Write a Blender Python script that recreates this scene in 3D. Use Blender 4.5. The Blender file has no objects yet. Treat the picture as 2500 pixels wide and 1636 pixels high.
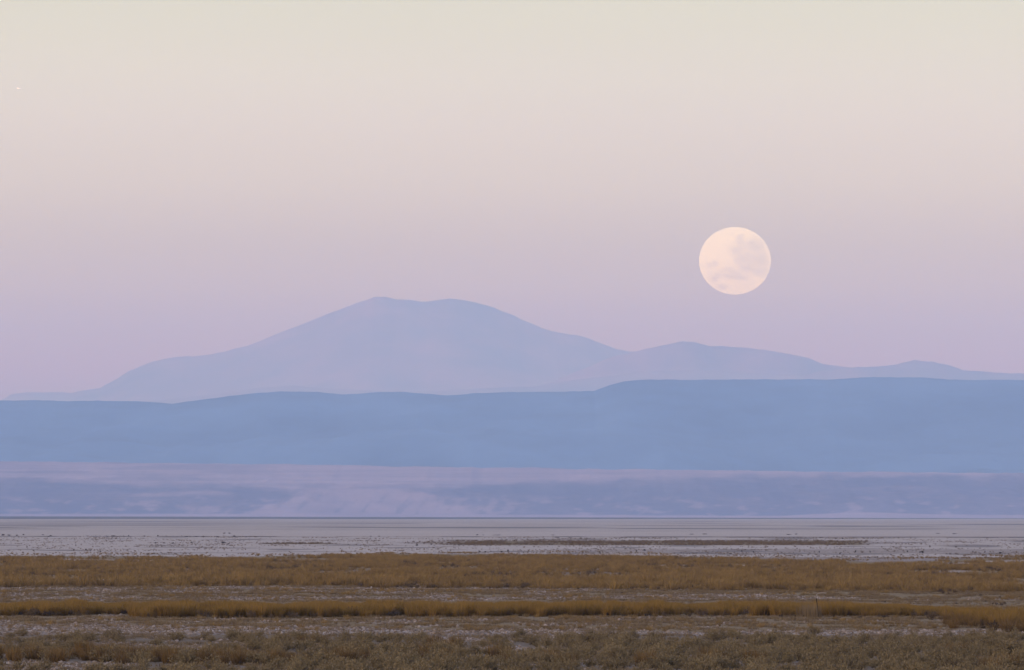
import bpy, math, random
import numpy as np
from mathutils import Matrix, Vector

SC = bpy.context.scene
COL = SC.collection
rng = np.random.default_rng(7)

# ------------------------------------------------------------------ camera
F = 19330.0            # focal length in photograph pixels (2500 wide): the moon is half a degree
CAM_H = 6.0
PITCH = math.atan(439.0 / F)
ROLL = math.radians(0.115)
fwd = Vector((0, math.cos(PITCH), math.sin(PITCH)))
R0 = Vector((1, 0, 0)); U0 = R0.cross(fwd)
RV = (R0 * math.cos(ROLL) + U0 * math.sin(ROLL)).normalized()
UV = RV.cross(fwd).normalized()
cam_d = bpy.data.cameras.new('camera'); cam = bpy.data.objects.new('camera', cam_d); COL.objects.link(cam)
cam.matrix_world = Matrix(((RV.x, UV.x, -fwd.x, 0), (RV.y, UV.y, -fwd.y, 0), (RV.z, UV.z, -fwd.z, CAM_H), (0, 0, 0, 1)))
cam_d.sensor_width = 36.0
cam_d.lens = 36.0 * F / 2500.0
cam_d.clip_start = 1.0
cam_d.clip_end = 900000.0
SC.camera = cam

def direction(x, y):
    return fwd * F + RV * (x - 1250.0) + UV * (818.0 - y)
def at_depth(x, y, Y):                       # photograph pixel seen at distance Y -> world point
    d = direction(x, y); t = Y / d.y
    return Vector((d.x * t, Y, CAM_H + d.z * t))
def on_ground(x, y):
    d = direction(x, y); t = -CAM_H / d.z
    return Vector((d.x * t, d.y * t, 0.0))
def project(X, Y, Z):                        # numpy arrays -> photograph pixels
    Z = Z - CAM_H
    w = X * fwd.x + Y * fwd.y + Z * fwd.z
    return (1250 + F * (X * RV.x + Y * RV.y + Z * RV.z) / w, 818 - F * (X * UV.x + Y * UV.y + Z * UV.z) / w)

# ------------------------------------------------------------------ exposure
EXPO = 2.2               # a long exposure: the photograph is of the minutes after sunset
vs = SC.view_settings
SC.display_settings.display_device = 'sRGB'
vs.view_transform = 'Standard'; vs.look = 'None'; vs.gamma = 1.0; vs.exposure = EXPO; vs.use_curve_mapping = False
SC.cycles.use_denoising = True
SC.cycles.max_bounces = 8; SC.cycles.diffuse_bounces = 3; SC.cycles.volume_bounces = 3
SC.cycles.transparent_max_bounces = 8
SC.cycles.use_adaptive_sampling = False

def lin(r, g, b):
    f = lambda c: (c / 255 / 12.92) if c <= 10 else ((c / 255 + 0.055) / 1.055) ** 2.4
    return (f(r), f(g), f(b))

# ------------------------------------------------------------------ sky
SUN_EL, SUN_AZ = 4.0, 222.0     # degrees; low in the west, behind the left shoulder
world = bpy.data.worlds.new('World'); SC.world = world; world.use_nodes = True
nt = world.node_tree; nt.nodes.clear(); N = nt.nodes.new; L = nt.links.new
out = N('ShaderNodeOutputWorld'); bg = N('ShaderNodeBackground'); L(bg.outputs[0], out.inputs[0])
tc = N('ShaderNodeTexCoord'); sx = N('ShaderNodeSeparateXYZ'); L(tc.outputs['Generated'], sx.inputs[0])
# dusk gradient near the eastern horizon, by height above it
mr = N('ShaderNodeMapRange'); mr.inputs['From Min'].default_value = -0.02; mr.inputs['From Max'].default_value = 0.38
L(sx.outputs['Z'], mr.inputs['Value'])
ramp = N('ShaderNodeValToRGB'); L(mr.outputs[0], ramp.inputs[0]); ramp.color_ramp.interpolation = 'LINEAR'
SKY = [  # (sin elevation, colour)
    (-0.02, (150, 140, 160)), (0.012, (150, 90, 100)), (0.0185, (196, 133, 110)), (0.0236, (205, 170, 140)), (0.0288, (226, 208, 140)), (0.034, (232, 220, 150)), (0.0417, (247, 243, 192)), (0.0495, (252, 251, 216)), (0.0547, (252, 254, 218)), (0.0599, (248, 252, 210)), (0.065, (243, 249, 204)), (0.1, (234, 230, 218)), (0.16, (226, 214, 234)), (0.25, (217, 209, 255)), (0.38, (210, 206, 262))]
els = ramp.color_ramp.elements
while len(els) < len(SKY): els.new(0.5)
for e, (s, c) in zip(els, SKY):
    e.position = (s + 0.02) / 0.40
for e, (s, c) in zip(els, SKY):
    e.color = (*[v * 2 ** -EXPO for v in lin(*c)], 1)
sky = N('ShaderNodeTexSky'); sky.sky_type = 'NISHITA'; sky.sun_disc = False
sky.sun_elevation = math.radians(SUN_EL); sky.sun_rotation = math.radians(SUN_AZ)
sky.altitude = 2300; sky.air_density = 1.0; sky.dust_density = 1.0; sky.ozone_density = 1.5
sm = N('ShaderNodeVectorMath'); sm.operation = 'SCALE'; sm.inputs['Scale'].default_value = 0.15
L(sky.outputs[0], sm.inputs[0])
mf = N('ShaderNodeMapRange'); mf.interpolation_type = 'SMOOTHSTEP'
mf.inputs['From Min'].default_value = 0.10; mf.inputs['From Max'].default_value = 0.55; mf.inputs['To Max'].default_value = 0.6
L(sx.outputs['Z'], mf.inputs['Value'])
mx = N('ShaderNodeMix'); mx.data_type = 'RGBA'; L(mf.outputs[0], mx.inputs['Factor'])
L(ramp.outputs[0], mx.inputs['A']); L(sm.outputs[0], mx.inputs['B'])
vn = N('ShaderNodeTexNoise'); vn.inputs['Scale'].default_value = 5.0; vn.inputs['Detail'].default_value = 5   # thin veil of high cloud
vm = N('ShaderNodeVectorMath'); vm.operation = 'MULTIPLY'; vm.inputs[1].default_value = (1, 1, 9); L(tc.outputs['Generated'], vm.inputs[0]); L(vm.outputs[0], vn.inputs['Vector'])
vr = N('ShaderNodeMapRange'); vr.inputs['From Min'].default_value = 0.3; vr.inputs['From Max'].default_value = 0.7
vr.inputs['To Min'].default_value = 0.975; vr.inputs['To Max'].default_value = 1.025; L(vn.outputs['Fac'], vr.inputs['Value'])
vs_ = N('ShaderNodeVectorMath'); vs_.operation = 'SCALE'; L(mx.outputs['Result'], vs_.inputs[0]); L(vr.outputs[0], vs_.inputs['Scale'])
L(vs_.outputs[0], bg.inputs['Color']); bg.inputs['Strength'].default_value = 1.0
world.cycles.sampling_method = 'MANUAL'; world.cycles.sample_map_resolution = 512

# ------------------------------------------------------------------ sun: afterglow, weak and wide
sd = bpy.data.lights.new('sun', 'SUN'); so = bpy.data.objects.new('sun', sd); COL.objects.link(so)
sd.energy = 0.50; sd.angle = math.radians(35); sd.color = (1.0, 0.80, 0.66)
az, el = math.radians(SUN_AZ), math.radians(SUN_EL + 8)
sdir = Vector((math.sin(az) * math.cos(el), math.cos(az) * math.cos(el), math.sin(el)))
so.rotation_euler = sdir.to_track_quat('Z', 'Y').to_euler()

# ------------------------------------------------------------------ helpers
def hash2(ix, iy, seed):
    h = (ix.astype(np.int64) * 374761393 + iy.astype(np.int64) * 668265263 + seed * 1442695041) & 0xffffffff
    h = ((h ^ (h >> 13)) * 1274126177) & 0xffffffff
    h = h ^ (h >> 16)
    return (h & 0xffffff) / float(0xffffff)
def vnoise(x, y, seed=0):
    x = np.asarray(x, float); y = np.asarray(y, float); x, y = np.broadcast_arrays(x, y)
    ix = np.floor(x); iy = np.floor(y); fx = x - ix; fy = y - iy
    fx = fx * fx * (3 - 2 * fx); fy = fy * fy * (3 - 2 * fy)
    a = hash2(ix, iy, seed); b = hash2(ix + 1, iy, seed); c = hash2(ix, iy + 1, seed); d = hash2(ix + 1, iy + 1, seed)
    return (a + (b - a) * fx) * (1 - fy) + (c + (d - c) * fx) * fy
def fbm(x, y, seed=0, oct=4, gain=0.5):
    s = 0; a = 1; t = 0
    for k in range(oct):
        s = s + a * vnoise(x * 2 ** k + 17.3 * k, y * 2 ** k - 9.1 * k, seed + k); t += a; a *= gain
    return s / t                         # 0..1
def ridged(x, y, seed=0, oct=4):
    s = 0; a = 1; t = 0
    for k in range(oct):
        s = s + a * (1 - np.abs(2 * vnoise(x * 2 ** k + 5.7 * k, y * 2 ** k, seed + k) - 1)); t += a; a *= 0.5
    return s / t
def sstep(a, b, x):
    t = np.clip((x - a) / (b - a), 0, 1); return t * t * (3 - 2 * t)
def band(y, y0, y1, s):                  # 1 inside y0..y1, soft by s
    return sstep(y0 - s, y0 + s, y) * (1 - sstep(y1 - s, y1 + s, y))

def tag(o, label=None, cat=None, group=None, kind=None):
    if label: o['label'] = label
    if cat: o['category'] = cat
    if group: o['group'] = group
    if kind: o['kind'] = kind
    return o
def mesh_obj(name, V, Fc, mat, parent=None, smooth=False):
    me = bpy.data.meshes.new(name)
    me.from_pydata([tuple(v) for v in V], [], [tuple(f) for f in Fc]); me.update()
    if mat: me.materials.append(mat)
    if smooth: me.polygons.foreach_set('use_smooth', [True] * len(me.polygons))
    o = bpy.data.objects.new(name, me); COL.objects.link(o); o.parent = parent
    return o
def grid_obj(name, X, Y, Z, mat, attrs=None):
    nr, nc = X.shape
    me = bpy.data.meshes.new(name)
    co = np.stack([X, Y, Z], -1).reshape(-1, 3).astype(np.float32)
    i = np.arange(nr * nc).reshape(nr, nc)
    q = np.stack([i[:-1, :-1], i[:-1, 1:], i[1:, 1:], i[1:, :-1]], -1).reshape(-1, 4).astype(np.int32)
    me.vertices.add(len(co)); me.vertices.foreach_set('co', co.ravel())
    me.loops.add(q.size); me.loops.foreach_set('vertex_index', q.ravel())
    me.polygons.add(len(q)); me.polygons.foreach_set('loop_start', np.arange(0, q.size, 4, dtype=np.int32))
    me.polygons.foreach_set('use_smooth', np.ones(len(q), bool))
    me.update(calc_edges=True); me.validate()
    for k, a in (attrs or {}).items():
        at = me.attributes.new(k, 'FLOAT', 'POINT'); at.data.foreach_set('value', a.reshape(-1).astype(np.float32))
    me.materials.append(mat)
    o = bpy.data.objects.new(name, me); COL.objects.link(o)
    return o

class Mat:                                # tiny node helper
    def __init__(s, name, rough=0.95):
        s.m = bpy.data.materials.new(name); s.m.use_nodes = True; s.t = s.m.node_tree
        s.b = s.t.nodes['Principled BSDF']; s.b.inputs['Roughness'].default_value = rough
        s.b.inputs['Specular IOR Level'].default_value = 0.15
    def n(s, t, **k):
        x = s.t.nodes.new(t)
        for a, v in k.items(): setattr(x, a, v)
        return x
    def l(s, a, b): s.t.links.new(a, b)
    def attr(s, name): return s.n('ShaderNodeAttribute', attribute_name=name).outputs['Fac']
    def pos(s): return s.n('ShaderNodeNewGeometry').outputs['Position']
    def noise(s, scale, detail=3, vec=None, rough=0.55, stretch=None):
        x = s.n('ShaderNodeTexNoise'); x.inputs['Scale'].default_value = scale; x.inputs['Detail'].default_value = detail
        x.inputs['Roughness'].default_value = rough
        v = vec or s.pos()
        if stretch:
            mp = s.n('ShaderNodeVectorMath', operation='MULTIPLY'); mp.inputs[1].default_value = stretch; s.l(v, mp.inputs[0]); v = mp.outputs[0]
        s.l(v, x.inputs['Vector']); return x.outputs['Fac']
    def math(s, op, a, b=None, clamp=False):
        x = s.n('ShaderNodeMath', operation=op, use_clamp=clamp)
        for i, v in enumerate((a, b)):
            if v is None: continue
            if isinstance(v, (int, float)): x.inputs[i].default_value = v
            else: s.l(v, x.inputs[i])
        return x.outputs[0]
    def rng(s, v, a, b, c=0.0, d=1.0):
        x = s.n('ShaderNodeMapRange'); s.l(v, x.inputs['Value'])
        for k, q in zip(('From Min', 'From Max', 'To Min', 'To Max'), (a, b, c, d)): x.inputs[k].default_value = q
        return x.outputs[0]
    def mix(s, f, a, b):
        x = s.n('ShaderNodeMix', data_type='RGBA')
        for k, v in (('Factor', f), ('A', a), ('B', b)):
            if isinstance(v, (int, float)): x.inputs[k].default_value = v
            elif isinstance(v, tuple): x.inputs[k].default_value = (*v, 1)
            else: s.l(v, x.inputs[k])
        return x.outputs['Result']
    def color(s, c):
        if isinstance(c, tuple): s.b.inputs['Base Color'].default_value = (*c, 1)
        else: s.l(c, s.b.inputs['Base Color'])
        return s.m

# ------------------------------------------------------------------ what covers the flats, by place
def relief(X, Y):                         # slow swells of the flat, fading out far away
    a = 0.11 * np.clip(1.6 - Y / 900.0, 0, 1)
    return a * ((fbm(X / 38.0, Y / 55.0, 3, 3) - 0.5) * 2)

def thin(u, py):                          # where the first belt of grass wears thin
    return sstep(0.62, 0.70, fbm(u / 230.0, py / 5.0, 93, 4))

def cover(X, Y, Z=0.0):
    px, py = project(X, Y, Z)
    u = np.clip(px, -400, 2900)
    w1 = (fbm(u / 160.0, py / 9.0, 11, 4) - 0.5)
    w2 = (fbm(u / 45.0, py / 5.0, 12, 3) - 0.5)
    y = py + 7 * w1 + 3.5 * w2
    I = lambda xs, ys: np.interp(u, xs, ys)
    salt = np.full_like(y, 0.45); lit = np.zeros_like(y); dark = np.zeros_like(y)
    def put(mask, s=None, l=None, d=None):
        nonlocal salt, lit, dark
        if s is not None: salt = salt * (1 - mask) + s * mask
        if l is not None: lit = lit * (1 - mask) + l * mask
        if d is not None: dark = dark * (1 - mask) + d * mask
    yy = py + 1.2 * w1
    put(band(yy, 1230, 1267.0, 0.8), s=0.10, d=0.75)
    put(band(yy, 1267, 1272, 0.8), s=0.85, l=0.10)
    st = fbm(u / 420.0, py / 1.6, 21, 3)
    put(band(yy, 1272, 1300, 1.5), s=0.95 + 0.8 * (st - 0.5), d=0.75 * sstep(0.5, 0.72, st) * (1 - sstep(1290, 1297, yy)))
    put(band(yy, 1275, 1282, 1.5) * sstep(900, 500, u), d=0.30)
    put(band(yy, 1298, 1310, 2.0), s=1.0, d=0.0)
    edge = I([0, 1250, 2500], [1309.5, 1310.5, 1312])
    put(band(py, edge - 0.8, edge + 0.8, 0.4) * sstep(0.42, 0.6, fbm(u / 60.0, u * 0, 31, 3)), d=0.8, s=0.2)
    put(band(yy, edge + 1, 1360, 1.0), s=0.98, l=0.03, d=0.0)
    st2 = fbm(u / 140.0, py / 2.6, 23, 3)
    put(band(yy, edge + 1, 1356, 1.0) * sstep(0.58, 0.72, st2), d=0.55, s=0.8)
    put(band(yy, 1320, 1331, 1.4) * sstep(960, 1250, u) * (1 - sstep(2080, 2150, u)), s=0.1, l=0.75, d=0.15)
    put(band(yy, 1325.5, 1328.5, 0.8) * band(u, 640, 810, 15), s=0.1, l=0.7, d=0.2)
    put(band(yy, 1341, 1352, 1.5) * sstep(1250, 1500, u), s=0.58)
    # golden turf, first belt
    t1 = I([0, 600, 900, 1300, 1700, 2150, 2500], [1357, 1361, 1352, 1353, 1360, 1372, 1358])
    b1 = I([0, 300, 600, 1250, 1650, 2060, 2120, 2500], [1436, 1433, 1434, 1439, 1441, 1444, 1470, 1480])
    put(band(y, t1, b1, 1.6), s=0.08, l=0.92, d=0.05)
    put(band(y, t1 + 6, b1 - 4, 2.0) * thin(u, py), s=0.80, l=0.25)
    put(band(yy, 1366, 1370, 1.0) * band(u, 660, 900, 25), s=0.7, l=0.2)
    put(band(y, 1386, 1404, 4.0) * sstep(0.5, 0.62, fbm(u / 60.0, py / 6.0, 27, 3)), l=0.35, d=0.35, s=0.25)
    # salty strip between the two belts of grass
    sA = band(y, b1, I([0, 2500], [1466, 1466]), 2.0) * (1 - sstep(2060, 2140, u))
    s3 = fbm(u / 120.0, py / 3.5, 29, 3)
    put(sA, s=0.15 + 0.60 * sstep(0.50, 0.66, s3), l=0.80 * (1 - sstep(0.50, 0.66, s3)), d=0.06)
    put(band(yy, 1458, 1464, 1.4) * (1 - sstep(2020, 2090, u)) * (.35 + .65 * sstep(.38, .55, fbm(u / 200., yy / 8., 91, 3))), s=0.85, l=0.1)
    put(band(yy, 1437, 1440.5, 1.0) * (1 - sstep(1750, 1850, u)), s=0.75, l=0.1)
    put(band(yy, 1441, 1453, 1.5) * sstep(1620, 1720, u), s=0.15, l=0.7)
    # golden turf, second belt
    t2 = 1465.0
    b2 = I([0, 160, 300, 330, 900, 1500, 2200, 2300, 2380, 2500], [1505, 1504, 1500, 1510, 1508, 1506, 1507, 1512, 1534, 1537])
    put(band(y, t2, b2 + 2, 1.5), s=0.05, l=0.95, d=0.15)
    # littered soil in front of it, then the bright salt strip
    m = band(y, b2 + 3, I([0, 700, 1250, 1700, 2500], [1520, 1533, 1541, 1545, 1538]), 2.0)
    s4 = fbm(u / 90.0, py / 4.0, 33, 3)
    put(m, s=0.15 + 0.5 * sstep(0.5, 0.68, s4), l=0.78 - 0.4 * sstep(0.5, 0.68, s4), d=0.12)
    put(m * sstep(1650, 1900, u), s=0.2, l=0.75)
    put(band(y, I([0, 300, 700, 1250, 1700, 2100, 2500], [1519, 1530, 1533, 1541, 1546, 1540, 1535]),
             I([0, 300, 700, 1250, 1700, 2100, 2500], [1540, 1546, 1546, 1548, 1550, 1549, 1549]), 2.0), s=0.88, l=0.05, d=0.0)
    # shrub belt, soil showing through
    s5 = fbm(u / 110.0, py / 8.0, 35, 4)
    put(sstep(1549, 1556, y), s=0.12 + 0.65 * sstep(0.54, 0.66, s5), l=0.40, d=0.50)
    for (a, b, c, d) in [(1045, 1180, 1557, 1568), (330, 520, 1578, 1586), (1170, 1300, 1582, 1592), (1345, 1380, 1583, 1592), (0, 110, 1616, 1640), (130, 330, 1618, 1640), (520, 700, 1614, 1622)]:
        put(band(u, a, b, 8) * band(y, c, d, 2.0), s=0.92, l=0.05, d=0.0)
    return np.clip(salt, 0, 1), np.clip(lit, 0, 1), np.clip(dark, 0, 1)

# ------------------------------------------------------------------ ground
gm = Mat('ground', 0.95)
S, LI, DK = gm.attr('salt'), gm.attr('litter'), gm.attr('dark')
n1 = gm.noise(0.9, 5, stretch=(1.0, 0.45, 1.0), rough=0.65)
n2 = gm.noise(0.12, 4, stretch=(1.0, 0.5, 1.0))
n3 = gm.noise(4.0, 3, rough=0.7)
soil = gm.mix(gm.rng(n1, 0.35, 0.65), (0.135, 0.090, 0.055), (0.27, 0.205, 0.155))
saltc = gm.mix(gm.rng(n3, 0.3, 0.7), (0.35, 0.270, 0.205), (0.60, 0.495, 0.385))
sf = gm.math('ADD', S, gm.math('MULTIPLY', gm.math('SUBTRACT', n1, 0.5), 2.2))
sf = gm.math('ADD', sf, gm.math('MULTIPLY', gm.math('SUBTRACT', n2, 0.5), 0.9))
sf = gm.rng(sf, 0.25, 1.05)
c = gm.mix(sf, soil, saltc)
litc = gm.mix(gm.rng(n3, 0.35, 0.65), (0.150, 0.095, 0.036), (0.28, 0.190, 0.085))
lf = gm.math('ADD', LI, gm.math('MULTIPLY', gm.math('SUBTRACT', n1, 0.5), -1.2))
c = gm.mix(gm.rng(lf, 0.2, 0.7), c, litc)
c = gm.mix(gm.math('MULTIPLY', DK, gm.rng(n1, 0.3, 0.6, 0.5, 1.0)), c, (0.055, 0.042, 0.036))
gm.color(c)
bump = gm.n('ShaderNodeBump'); bump.inputs['Strength'].default_value = 0.5; bump.inputs['Distance'].default_value = 0.08
gm.l(gm.noise(2.2, 4, rough=0.7), bump.inputs['Height']); gm.l(bump.outputs[0], gm.b.inputs['Normal'])

ys = [-9000, -3000, -1000, -300, 0, 100, 180, 240, 280]
y = 290.0
while y < 30000: ys.append(y); y *= 1.0065
ys += [40000, 60000, 80000, 99000]
ys = np.array(ys, float)
t = np.linspace(-1, 1, 221)
tt = t * 0.095
XX = []
for yv in ys:
    base = tt * max(yv, 300.0)
    ext = np.array([-30000., -12000., -6000., -3600.]); XX.append(np.concatenate([np.minimum(ext, base[0] - np.array([40, 30, 20, 10.])), base, np.maximum(-ext[::-1], base[-1] + np.array([10, 20, 30, 40.]))]))
XX = np.array(XX); YY = np.repeat(ys[:, None], XX.shape[1], 1)
s_, l_, d_ = cover(XX, np.maximum(YY, 60.0))
nr_ = 1 - sstep(640, 700, YY); s_ = s_ * (1 - .28 * nr_); l_ = np.clip(l_ + .22 * nr_ * (1 - s_), 0, 1)   # close by the crust stands up as lumps on tan soil
near = (YY < 250)
s_[near] = 0.45; l_[near] = 0.3; d_[near] = 0.15
tag(grid_obj('ground', XX, YY, relief(XX, np.maximum(YY, 0)) * sstep(100, 280, YY), gm.m, dict(salt=s_, litter=l_, dark=d_)), kind='structure')

# ------------------------------------------------------------------ mesa, ridge, hills, mountain
def D(pts): return np.array([(a * 1.0508, b * 1.0508) for a, b in pts], float).T   # read off at 2380 px wide
def crest_z(X, Yc, sky):
    px = 1250 + X / Yc * F
    # beyond the frame the line runs on with a gentle wander
    yv = np.interp(px, sky[0], sky[1])
    yv = yv + 26 * (fbm(px / 700.0, px * 0, 77, 3) - 0.5) * sstep(0, 600, np.maximum(-px, px - 2500))
    return at_depth_z(px, yv, Yc)
def at_depth_z(px, py, Yc):
    dx = fwd.x * F + RV.x * (px - 1250) + UV.x * (818 - py)
    dy = fwd.y * F + RV.y * (px - 1250) + UV.y * (818 - py)
    dz = fwd.z * F + RV.z * (px - 1250) + UV.z * (818 - py)
    return CAM_H + dz / dy * Yc

MESA = D([(-200, 1071), (0, 1072), (240, 1074), (500, 1078), (700, 1079), (900, 1083), (1200, 1087), (1500, 1091), (1800, 1094), (2100, 1097), (2380, 1099), (2600, 1101)])
RIDGE = D([(-300, 925), (0, 931), (80, 930), (160, 933), (230, 931), (330, 934), (400, 938), (450, 932), (520, 922), (600, 914), (650, 910), (740, 911), (800, 916), (860, 912),
           (940, 911), (1040, 919), (1100, 914), (1180, 912), (1250, 911), (1380, 908), (1420, 893), (1450, 885), (1500, 881), (1600, 882), (1700, 881), (1800, 881), (1880, 880),
           (1930, 882), (2000, 877), (2100, 876), (2150, 877), (2200, 882), (2280, 884), (2330, 883), (2380, 884), (2700, 890)])
MOUNT = D([(-400, 985), (-100, 955), (0, 930), (25, 916), (60, 910), (165, 912), (200, 905), (230, 902), (260, 885), (300, 860), (350, 838), (400, 831), (490, 823), (570, 805), (620, 785),
           (660, 768), (720, 746), (760, 730), (800, 714), (840, 701), (870, 690), (895, 690), (920, 696), (980, 702), (1010, 699), (1045, 694), (1080, 699), (1130, 709),
           (1180, 727), (1220, 745), (1260, 762), (1300, 773), (1350, 780), (1390, 794), (1430, 808), (1480, 816), (1520, 829), (1600, 850), (1700, 880), (1900, 920), (2600, 990)])
HILL = D([(1000, 1010), (1250, 900), (1380, 845), (1430, 826), (1480, 815), (1520, 806), (1560, 797), (1585, 790), (1610, 793), (1650, 802), (1700, 803), (1750, 808), (1800, 817), (1850, 825),
          (1880, 831), (1910, 843), (1970, 853), (2020, 864), (2100, 880), (2200, 900), (2600, 950)])
HILL2 = D([(1600, 1000), (1800, 890), (1900, 862), (1970, 854), (2020, 851), (2080, 847), (2125, 837), (2160, 841), (2200, 847), (2240, 860), (2270, 862), (2300, 864), (2340, 867), (2380, 866), (2700, 880)])
SPUR = D([(-300, 960), (150, 940), (300, 938), (420, 925), (520, 911), (600, 899), (680, 894), (760, 901), (900, 908), (1000, 908), (1080, 903), (1160, 900), (1240, 896), (1340, 880), (1420, 872), (1500, 862), (1620, 858), (1760, 866), (1900, 876), (2100, 872), (2250, 878), (2600, 890)])

def terrain(name, mat, sky, Y0, Yc, Y1, half, nx, ny, prof, namp, nscale, jag, seed, extra=None):
    x = np.linspace(-half, half, nx); v = np.linspace(0, 1, ny)
    Yv = Y0 + (Y1 - Y0) * v
    X, V = np.meshgrid(x, v); Y = np.repeat(Yv[:, None], nx, 1)
    vc = (Yc - Y0) / (Y1 - Y0)
    cz = crest_z(X * 1.0, Yc, sky)
    cz = cz + jag * (fbm(X / nscale * 6, X * 0, seed + 9, 4) - 0.5) + jag * 0.45 * (fbm(X / nscale * 45, X * 0, seed + 19, 3) - 0.5)
    p = np.where(V < vc, prof(np.clip(V / vc, 0, 1)), 1 - sstep(0, 1, (V - vc) / (1 - vc)) * 0.9)
    env = np.where(V < vc, np.sin(np.pi * np.clip(V / vc, 0, 1)) ** 0.8, 0.3 * (1 - (V - vc) / (1 - vc)) * sstep(0, 0.2, V - vc))
    n = ridged(X / nscale, Y / nscale * 0.7, seed, 5) - 0.62
    Z = np.maximum(cz, 5) * p + namp * n * env
    Z[0] = -2; Z[-1] = -2
    at = (extra(X, Y, Z) if extra else None) or {}
    at['gully'] = np.clip(.5 + 1.6 * n + .8 * (ridged(X / nscale * 3.1 + .4 * V * 9, Y / nscale * .8, seed + 40, 3) - .62), 0, 1)  # hollows coloured darker: part vegetation, part painted relief shade
    return tag(grid_obj(name, X, Y, Z, mat, at), kind='structure')

# pale clay escarpment across the flats
def mesa_cover(X, Y, Z):
    px, py = project(X, Y, Z)
    I = lambda xs, ys: np.interp(px, xs, ys)
    w = fbm(px / 70.0, py / 14.0, 41, 4) - 0.5
    w2 = fbm(px / 22.0, py / 7.0, 42, 3) - 0.5
    top = I([0, 700, 1250, 1700, 2500], [1165, 1196, 1182, 1165, 1163])
    pale = 1 - sstep(top - 12, top + 10, py + 26 * w)
    strata = fbm(px / 260.0, py / 4.0, 43, 4)
    pale = pale * (0.40 + 0.85 * strata)
    pale = np.where(py < 1200, pale * (1 - 0.45 * sstep(0.52, 0.66, fbm(px / 150.0, py / 8.0, 44, 3)) * sstep(1250, 300, px)), pale)
    # broad pale fan with gullies
    left = I([1170, 1200, 1225, 1236, 1262], [760, 712, 700, 640, 590]) if False else np.interp(py, [1170, 1195, 1205, 1222, 1236, 1250, 1262], [770, 735, 715, 700, 640, 600, 590])
    right = np.interp(py, [1180, 1200, 1225, 1245, 1262], [985, 1010, 1080, 1160, 1200])
    fan = sstep(-14, 10, px - left + 40 * w + 20 * w2) * (1 - sstep(-40, 40, px - right + 110 * w2 + 60 * w)) * sstep(1182, 1200, py + 10 * w)
    pale = np.maximum(pale, 0.80 * fan)
    # streaks and patches of pale sediment low on the wall
    z1 = sstep(0.60, 0.70, fbm(px / 40.0 + py / 26.0, py / 9.0 - px / 70.0, 45, 3)) * sstep(1205, 1225, py) * 0.55
    pale = np.maximum(pale, z1)
    pale = np.maximum(pale, 0.65 * band(px, 455, 535, 10) * band(py + 22 * w2, 1236, 1250, 3))
    pale = np.maximum(pale, 0.50 * band(px, 330, 560, 20) * band(py + 10 * w + 8 * w2, 1203, 1211, 3))
    gul = ridged((px + (py - 1190) * .8) / 34.0, py / 90.0, 47, 3)  # gullies darkened in the colour, since the relief itself shades too little
    pale = pale * (1 - .55 * sstep(.80, .92, gul) * sstep(1195, 1215, py) * sstep(.25, .5, pale))
    gul2 = ridged((px + 30 * w) / 26.0, py / 60.0, 48, 3)
    pale = np.maximum(pale, .6 * sstep(.70, .85, gul2) * sstep(1200, 1230, py) * band(px, 1000, 1260, 60))
    foot = I([0, 900, 1900, 2100, 2300, 2500], [1255, 1255, 1260, 1251, 1256, 1258])
    pale = np.maximum(pale, 0.85 * sstep(foot - 1.5, foot + 1.0, py + 2 * w2))
    return dict(pale=np.clip(pale, 0, 1))
mm = Mat('pale_clay', 1.0)
pn = mm.noise(0.05, 6, stretch=(1, 1, 2.2), rough=0.8)
ps = mm.noise(0.012, 5, stretch=(.5, .5, 8.0), rough=0.8)
pf = mm.math('ADD', mm.math('MULTIPLY', mm.attr('pale'), 0.85), mm.math('MULTIPLY', mm.math('SUBTRACT', pn, 0.45), 1.0))
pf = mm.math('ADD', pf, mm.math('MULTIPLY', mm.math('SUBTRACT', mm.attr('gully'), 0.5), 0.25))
pf = mm.math('ADD', pf, mm.math('MULTIPLY', mm.math('SUBTRACT', ps, 0.48), 0.55), clamp=True)
mm.color(mm.mix(pf, (0.165, 0.165, 0.235), (0.41, 0.315, 0.35)))
def mesa_prof(v): return np.interp(v, [0, .10, .20, .33, .42, .55, .68, .80, .92, 1], [0, .05, .13, .34, .50, .62, .70, .83, .93, 1]) * (1 - 0.03 * (1 - v))
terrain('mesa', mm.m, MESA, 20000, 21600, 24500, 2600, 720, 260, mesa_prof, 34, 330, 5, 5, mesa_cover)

def rock(name, a, b, sc):
    m = Mat(name, 1.0)
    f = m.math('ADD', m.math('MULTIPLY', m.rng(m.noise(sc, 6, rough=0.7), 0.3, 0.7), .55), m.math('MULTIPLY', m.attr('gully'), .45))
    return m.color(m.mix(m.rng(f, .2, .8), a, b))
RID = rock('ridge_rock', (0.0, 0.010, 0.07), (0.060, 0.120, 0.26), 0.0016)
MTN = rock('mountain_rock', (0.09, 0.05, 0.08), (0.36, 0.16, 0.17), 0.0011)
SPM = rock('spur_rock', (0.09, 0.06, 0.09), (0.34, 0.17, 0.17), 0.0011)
sp = lambda v: v ** 1.15
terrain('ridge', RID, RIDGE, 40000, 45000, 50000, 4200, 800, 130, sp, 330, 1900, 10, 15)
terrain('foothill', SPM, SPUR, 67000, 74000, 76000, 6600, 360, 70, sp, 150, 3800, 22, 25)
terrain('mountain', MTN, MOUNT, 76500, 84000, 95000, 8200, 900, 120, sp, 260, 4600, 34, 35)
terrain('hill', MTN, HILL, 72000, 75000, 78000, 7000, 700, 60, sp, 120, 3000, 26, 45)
terrain('hill', MTN, HILL2, 71600, 73800, 76000, 6900, 700, 60, sp, 120, 2600, 26, 55)

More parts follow.
